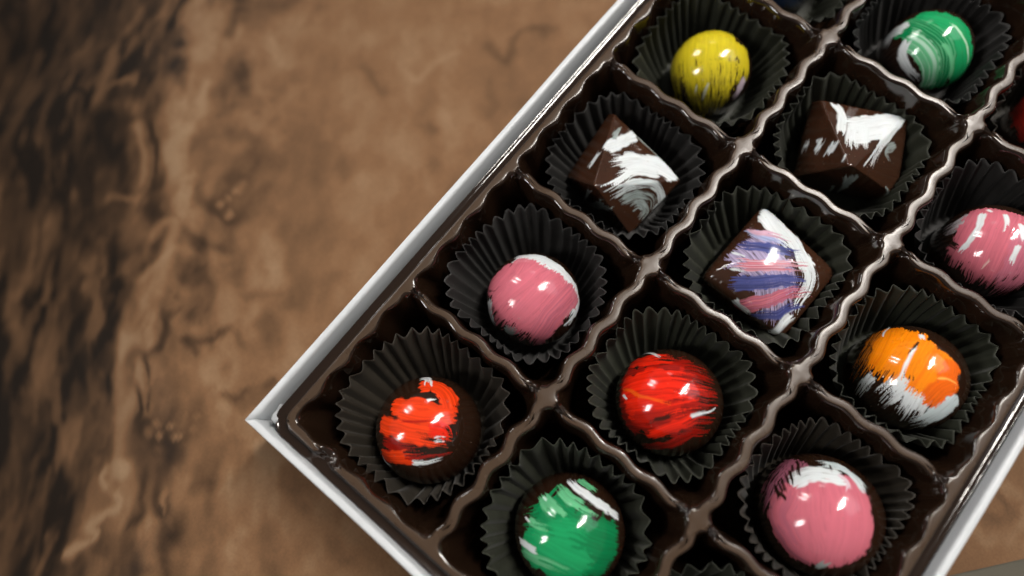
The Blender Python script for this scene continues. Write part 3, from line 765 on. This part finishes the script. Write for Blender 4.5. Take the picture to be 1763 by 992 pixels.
# 12 pink dome, right edge
d = dome((1701, 434), 83, 'pink and white streaked dome at the right picture edge'); d.frame = ((1560, 240), 3.305)
d.stroke([(380, 430), (300, 480), (220, 530)], 110, (.45, .4, .42), rag=(.05, .3), dry=.35, var=.2)
d.stroke([(480, 400), (400, 560), (310, 720)], 260, PINK, rag=(.03, .12), dry=.06, var=.12)
d.stroke([(620, 440), (540, 620), (430, 820)], 300, PINK, rag=(.02, .15), dry=.05, var=.12)
d.stroke([(720, 560), (650, 720), (500, 890)], 220, (.5, .14, .20), rag=(.02, .25), dry=.18, var=.15)
d.stroke([(440, 415), (390, 540), (300, 645)], 36, WHITE, rag=(.05, .1), dry=.05, var=.1)
d.stroke([(560, 425), (572, 470), (555, 535)], 26, WHITE, rag=(.05, .3), dry=.05, var=.1)
d.stroke([(645, 600), (620, 660), (585, 720)], 34, WHITE, rag=(.05, .2), dry=.1, var=.1)
d.stroke([(650, 480), (665, 540), (672, 600)], 36, WHITE, rag=(.05, .2), dry=.1, var=.1)
d.stroke([(460, 400), (490, 415)], 22, WHITE, rag=(.1, .2), dry=.1)
d.stroke([(480, 680), (430, 740), (395, 780)], 12, (.72, .45, .42), rag=(.1, .4), dry=.1)
for q in range(5):
    d.stroke([(640-q*55, 760+q*4), (600-q*50, 810), (560-q*50, 850)], 16, DARK, rag=(.3, .4), dry=.25)
d.stroke([(250, 590), (270, 600), (300, 620)], 46, DARK, rag=(.1, .3), dry=.15)
d.build()
# 13 red dome at right edge, 14 blue dome at the top edge, 15 dark dome below the frame
d = dome((1813, 214), 72, 'dark red chocolate just entering at the right picture edge'); d.frame = ((1740, 140), 1.0)
d.stroke([(20, 20), (60, 60), (110, 120)], 110, (.30, .012, .008), rag=(.05, .2), dry=.15)
d.build()
d = dome((1357, -48), 68, 'dark blue chocolate cut off by the top picture edge'); d.frame = ((1290, -90), 1.0)
d.stroke([(20, 40), (60, 60), (125, 75)], 120, (.004, .04, .16), rag=(.05, .2), dry=.1)
d.build()

# ------------------------------------------------------------------ cloth and table
ZT = -30.2
res = 1.0
xs = np.r_[np.linspace(-700, -210, 25)[:-1], np.arange(-210, 300, res), np.linspace(300, 800, 25)[1:]]
ys = np.r_[np.linspace(-700, -185, 25)[:-1], np.arange(-185, 290, res), np.linspace(290, 800, 25)[1:]]
GX, GY = np.meshgrid(xs, ys, indexing='ij')
# the cloth ends in a hem in front of the box
h1, h2 = unproj(1600, 999, ZT), unproj(1763, 962, ZT)
hd = (h2-h1)[:2]; hd /= np.linalg.norm(hd); hn = np.array([-hd[1], hd[0]])
if hn@(np.array([100, 0])-h1[:2]) < 0: hn = -hn
sd = (GX-h1[0])*hn[0]+(GY-h1[1])*hn[1]
shift = np.where(sd < 0, -sd, 0)
GX2, GY2 = GX+hn[0]*shift, GY+hn[1]*shift
na, nb2 = N2(21), N2(22)
# table edge on the left: the cloth rolls over it
la, lb = unproj(345, 0, ZT)[:2], unproj(165, 992, ZT)[:2]
ld = (la-lb)/np.linalg.norm(la-lb); ln = np.array([-ld[1], ld[0]])
if ln@(np.array([-200, 100])-lb) < 0: ln = -ln
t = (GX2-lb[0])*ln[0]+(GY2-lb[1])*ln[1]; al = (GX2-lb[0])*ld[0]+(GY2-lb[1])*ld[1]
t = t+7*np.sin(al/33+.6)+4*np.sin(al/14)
Z = ZT+np.zeros_like(GX)
nearbox = sm(4, 30, np.maximum(np.maximum(bx0-GX2, GX2-bx1), np.maximum(by0-GY2, GY2-by1)))
drop = 14*np.log1p(np.exp(np.clip((t-4)/9, -30, 30)))*.36
drop = np.minimum(drop, 160)
Z -= drop*nearbox
Z += nearbox*(1.6*np.exp(-((t+6)/10)**2)+1.4*(fbm(na, GX2/34, GY2/34, 3)-.5)*sm(0, 40, t+40))
# ------ woven pattern: dark outlines, pale fillings, berries; left shade and fold shine painted in
tint = np.zeros_like(GX); emb = np.zeros_like(GX)
PXY = None
wx_, wy_ = GX2+9*(fbm(na, GX2/22, GY2/22)-.5), GY2+9*(fbm(nb2, GX2/22, GY2/22)-.5)
ra, rb2 = .757*wx_+.653*wy_, -.653*wx_+.757*wy_
n1 = fbm(N2(31), ra/17, rb2/8, 4); n2 = fbm(N2(32), ra/7, rb2/6, 3); n3 = fbm(N2(33), GX2/60, GY2/60, 2)
line = np.exp(-((n1-.5)/.022)**2)
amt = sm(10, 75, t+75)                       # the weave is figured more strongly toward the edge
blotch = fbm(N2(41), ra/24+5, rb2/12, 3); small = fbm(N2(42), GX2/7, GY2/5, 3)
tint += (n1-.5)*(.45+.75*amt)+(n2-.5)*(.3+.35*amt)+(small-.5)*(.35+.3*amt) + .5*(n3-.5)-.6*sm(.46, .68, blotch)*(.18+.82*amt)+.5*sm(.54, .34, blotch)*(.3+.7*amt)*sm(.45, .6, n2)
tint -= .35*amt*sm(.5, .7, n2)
dark = sm(-22, 34, t+22*(n3-.5)+16*(n1-.5)); tint = tint*(1-.6*dark)-.72*dark  # left side darkened: shade painted into the cloth colour
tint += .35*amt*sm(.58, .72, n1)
emb += n1*.6+n2*.3
WPX = 7*(fbm(N2(51), GX2/9, GY2/9, 3)-.5); WPY = 7*(fbm(N2(52), GX2/9, GY2/9, 3)-.5)
WPW = .45+1.5*fbm(N2(53), GX2/7, GY2/7, 2)**1.2; WPA = sm(.38, .56, fbm(N2(54), GX2/8, GY2/8, 2))
def cstroke(pts, w, val, e=0.0):
    global tint, emb
    P = np.array([unproj(x, y, ZT)[:2] for x, y in pts]); P = resample(P, 18)
    wm = w*.16/2*1.35
    m_ = (GX2 > P[:, 0].min()-3*wm) & (GX2 < P[:, 0].max()+3*wm) & (GY2 > P[:, 1].min()-3*wm) & (GY2 < P[:, 1].max()+3*wm)
    X, Y = GX2[m_]+WPX[m_], GY2[m_]+WPY[m_]; best = np.full(X.shape, 1e9)
    for i in range(len(P)-1):
        tt = P[i+1]-P[i]; L2 = max(tt@tt, 1e-9); s_ = np.clip(((X-P[i, 0])*tt[0]+(Y-P[i, 1])*tt[1])/L2, 0, 1)
        best = np.minimum(best, np.hypot(X-P[i, 0]-s_*tt[0], Y-P[i, 1]-s_*tt[1]))
    g = np.exp(-1.1*(best/(wm*WPW[m_]))**2.2)*(.45+.55*WPA[m_])
    tint[m_] = tint[m_]*(1-g*min(1, abs(val)))+val*g*.95; emb[m_] += e*g
D, Lt = -1.05, .55
for pts, w, v in [
  ([(95, 0), (110, 60), (85, 110), (95, 180), (80, 260), (60, 330)], 34, D), ([(0, 75), (40, 80), (75, 110), (85, 160), (70, 210), (30, 250)], 12, D),
  ([(0, 100), (30, 110), (45, 150), (30, 190), (0, 205)], 26, .12), ([(110, 140), (170, 130), (230, 150), (260, 180), (220, 195), (150, 190)], 30, D*.75),
  ([(150, 10), (170, 60), (150, 110)], 18, D), ([(200, 0), (215, 50), (205, 95)], 16, D), ([(245, 20), (260, 70), (235, 110)], 22, D*.8),
  ([(150, 110), (210, 118)], 12, .45), ([(215, 215), (232, 260), (225, 300)], 20, .55), ([(240, 190), (262, 240), (245, 310), (215, 350)], 12, D),
  ([(110, 220), (160, 250), (180, 320), (130, 380)], 50, D*.85), ([(60, 250), (80, 330), (60, 420), (40, 520)], 60, D*.95),
  ([(190, 350), (240, 350), (270, 400), (235, 440)], 30, D*.8), ([(140, 310), (190, 320), (215, 345)], 14, .4), ([(60, 420), (100, 430)], 14, .3),
  ([(250, 60), (300, 110), (330, 120)], 12, -.4), ([(345, 150), (330, 200), (290, 260), (310, 310)], 22, .75), ([(360, 30), (350, 80)], 26, .5),  # the palest stroke paints a highlight on the cloth ridge
  ([(400, 120), (420, 160), (440, 170)], 12, D*.5), ([(370, 200), (410, 180), (440, 195)], 12, D*.45), ([(355, 240), (400, 230)], 14, D*.4),
  ([(340, 330), (370, 360), (410, 380), (440, 370)], 14, D*.6), ([(310, 400), (350, 420), (400, 430)], 12, D*.5), ([(250, 460), (300, 440), (340, 450), (400, 440)], 10, .4),
  ([(250, 400), (300, 380), (290, 440), (240, 480)], 18, .5), ([(280, 520), (300, 570), (250, 610), (210, 600)], 14, D*.7), ([(320, 520), (300, 560), (270, 600)], 12, D*.6),
  ([(335, 580), (350, 585), (380, 570), (430, 590)], 10, D*.7), ([(380, 680), (420, 685), (470, 660)], 9, D*.6), ([(330, 585), (340, 605)], 9, D*.7),
  ([(200, 540), (195, 600), (180, 660), (175, 740), (170, 800)], 22, .8), ([(215, 600), (205, 650), (225, 700), (210, 740)], 12, D), ([(235, 620), (250, 660), (240, 700)], 10, D*.9),  # first stroke, pale, paints the glossy highlight down the fold
  ([(200, 735), (240, 745), (290, 770), (270, 800), (220, 810)], 44, D*.9), ([(225, 830), (235, 880), (215, 930), (240, 990)], 18, D), ([(270, 800), (265, 860), (290, 900), (275, 960)], 14, D*.9),
  ([(245, 830), (255, 900), (250, 960)], 16, .25), ([(295, 850), (300, 920), (310, 940)], 14, D*.6),
  ([(180, 810), (130, 830), (170, 870), (110, 900), (130, 920), (70, 965)], 15, .9), ([(140, 815), (165, 810)], 8, .7),  # pale zigzag is shine painted as colour
  ([(440, 700), (470, 720), (460, 760)], 26, -.25), ([(480, 850), (520, 870), (560, 900)], 20, -.3), ([(560, 940), (610, 960)], 22, -.4), ([(450, 930), (480, 980)], 30, -.4),
  ([(690, 60), (700, 120), (720, 140), (750, 100), (790, 95)], 10, .45), ([(690, 80), (685, 150), (690, 230)], 14, -.35), ([(770, 170), (775, 230), (790, 270)], 24, .4),
  ([(850, 80), (880, 100), (900, 60), (960, 50)], 14, -.45), ([(840, 140), (850, 170), (830, 200)], 14, -.35), ([(720, 215), (740, 220)], 14, -.5), ([(720, 290), (730, 340)], 12, -.4),
  ([(520, 50), (600, 90), (640, 60)], 30, .15), ([(500, 200), (560, 170), (640, 200)], 36, .18), ([(540, 360), (620, 380), (640, 440)], 40, .16), ([(420, 280), (470, 320), (440, 380)], 30, .15),
  ([(1680, 850), (1700, 865), (1740, 840), (1763, 850)], 14, .5), ([(1670, 905), (1690, 930), (1740, 900)], 12, .4), ([(1735, 930), (1750, 900), (1763, 880)], 14, .45), ([(1720, 855), (1722, 860)], 10, -.6), ([(1690, 878), (1700, 884)], 10, -.5),
  ([(355, 90), (320, 200), (300, 310)], 46, .42), ([(285, 470), (215, 560), (185, 700), (175, 880)], 40, .36), ([(700, 70), (690, 200), (730, 330)], 34, .32), ([(770, 150), (780, 260)], 40, .3),  # first two pale bands paint the sheen along the ridge
  ([(500, 560), (520, 640)], 30, .25), ([(410, 590), (460, 560)], 30, -.35), ([(620, 110), (660, 160)], 22, -.3), ([(560, 250), (600, 300)], 24, -.28), ([(820, 300), (780, 380)], 26, -.25), ([(400, 480), (430, 520), (480, 510)], 18, -.4),
]: cstroke(pts, w, v, v*.5)
for cx_, cy_, r_ in [(245, 745, 9), (265, 728, 9), (268, 752, 9), (290, 735, 8), (312, 715, 8), (335, 722, 8), (395, 340, 9), (410, 325, 8), (405, 365, 9), (380, 350, 8), (325, 745, 8), (300, 755, 8), (540, 720, 8)]:
    cstroke([(cx_-2, cy_), (cx_+2, cy_)], r_*2.8, -.75); cstroke([(cx_-1, cy_), (cx_+1, cy_)], r_*1.6, .6, .6)
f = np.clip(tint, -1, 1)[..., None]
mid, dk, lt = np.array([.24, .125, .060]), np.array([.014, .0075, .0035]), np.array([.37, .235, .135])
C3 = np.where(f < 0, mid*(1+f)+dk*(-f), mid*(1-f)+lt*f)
V = np.stack([GX2, GY2, Z], -1).reshape(-1, 3)
ni, nj = GX.shape; g = np.arange(ni*nj).reshape(ni, nj)
Q = np.stack([g[:-1, :-1], g[1:, :-1], g[1:, 1:], g[:-1, 1:]], -1).reshape(-1, 4)
keep = (sd[:-1, :-1] > 0) | (sd[1:, :-1] > 0) | (sd[1:, 1:] > 0) | (sd[:-1, 1:] > 0)
Q = Q[keep.ravel()]
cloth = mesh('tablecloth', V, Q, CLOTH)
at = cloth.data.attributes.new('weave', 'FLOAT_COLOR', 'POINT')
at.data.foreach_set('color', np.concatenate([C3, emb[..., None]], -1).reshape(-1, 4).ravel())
cloth['kind'] = 'structure'
# the table carries the cloth; its far-left edge follows the roll of the cloth
pa, pb = lb-ld*700, lb+ld*700; back = -ln*1100; ofs = -ln*14
T = [pa+ofs, pb+ofs, pb+ofs+back, pa+ofs+back]
z1, z0 = ZT-1.9, ZT-32
Vt = [(p[0], p[1], z) for z in (z0, z1) for p in T]
tb = mesh('table', Vt, [(3, 2, 1, 0), (4, 5, 6, 7), (0, 1, 5, 4), (1, 2, 6, 5), (2, 3, 7, 6), (3, 0, 4, 7)], TABLE, smooth=False)
tb['kind'] = 'structure'

# ------------------------------------------------------------------ light
w = bpy.data.worlds.new("World"); scene.world = w; w.use_nodes = True
bg = w.node_tree.nodes['Background']; bg.inputs[0].default_value = (1.0, .96, .92, 1); bg.inputs[1].default_value = .15
def aim(o, p, tgt):
    o.location = p; o.rotation_euler = (Vector(tgt)-Vector(p)).to_track_quat('-Z', 'Y').to_euler()
def tube(name, p, sx, sy, radiance, colr=(1, .97, .93), spread=180):
    l = bpy.data.lights.new(name, 'AREA'); l.shape = 'RECTANGLE'; l.size = sx; l.size_y = sy
    l.energy = radiance*math.pi*sx*sy; l.color = colr; l.spread = math.radians(spread)
    o = bpy.data.objects.new(name, l); col.objects.link(o); o.location = p
    return o
TG = Vector((.085, -.06, 0)); KEY, SPREAD = 3.0, 26
def fixture(dirv, h, rad, length=.62, wid=.085, gap=.20):
    """ceiling fitting with two fluorescent tubes, running along the y axis"""
    k = h/dirv[2]; c = TG+Vector(dirv)*k
    for s_ in (-1, 1): tube('ceiling_tube', (c.x+s_*gap/2, c.y, h), wid, length, rad)
# ceiling fitting whose beam is narrowed, an added shaping, so the pool fades leftward
kc = TG+Vector((.53, -.10, .84))*1.9; pool = Vector((.125, -.055, 0))
for s_ in (-1, 1):
    o = tube('narrowed_tube', (0, 0, 0), .055, .62, KEY*1.55, (1, .95, .88), SPREAD); aim(o, kc+Vector((s_*.23, 0, 0)), pool+Vector((s_*.02, 0, 0)))
def narrowed_pair(dirv, base, length, wid, gap, spread, tgt):  # same added beam narrowing for the two fill fittings
    c = TG+Vector(dirv)*1.9
    for s_ in (-1, 1):
        o = tube('narrowed_tube', (0, 0, 0), wid, length, base, (1, .97, .93), spread); aim(o, c+Vector((s_*gap/2, 0, 0)), tgt)
narrowed_pair((.05, .82, .57), 1.5, .55, .035, .27, 22, Vector((.15, -.07, 0)))
narrowed_pair((-.69, .46, .55), 1.9, .50, .035, .27, 22, Vector((.16, -.08, 0)))
fixture((.63, .53, .55), 1.7, 16, length=.55, wid=.035, gap=.17)
# broad soft panel, unseen, added on the right: it is what the rib tops mirror
panel_o = tube('added_panel_light', (0, 0, 0), .75, .75, 1.3, (.93, .96, 1.0))
wp = TG+Vector((.62, -.30, .72))*1.5; aim(panel_o, wp, TG)
scene.view_settings.view_transform = 'Standard'; scene.view_settings.look = 'None'
scene.view_settings.exposure = 0; scene.view_settings.gamma = 1
scene.cycles.use_denoising = True
scene.cycles.max_bounces = 8
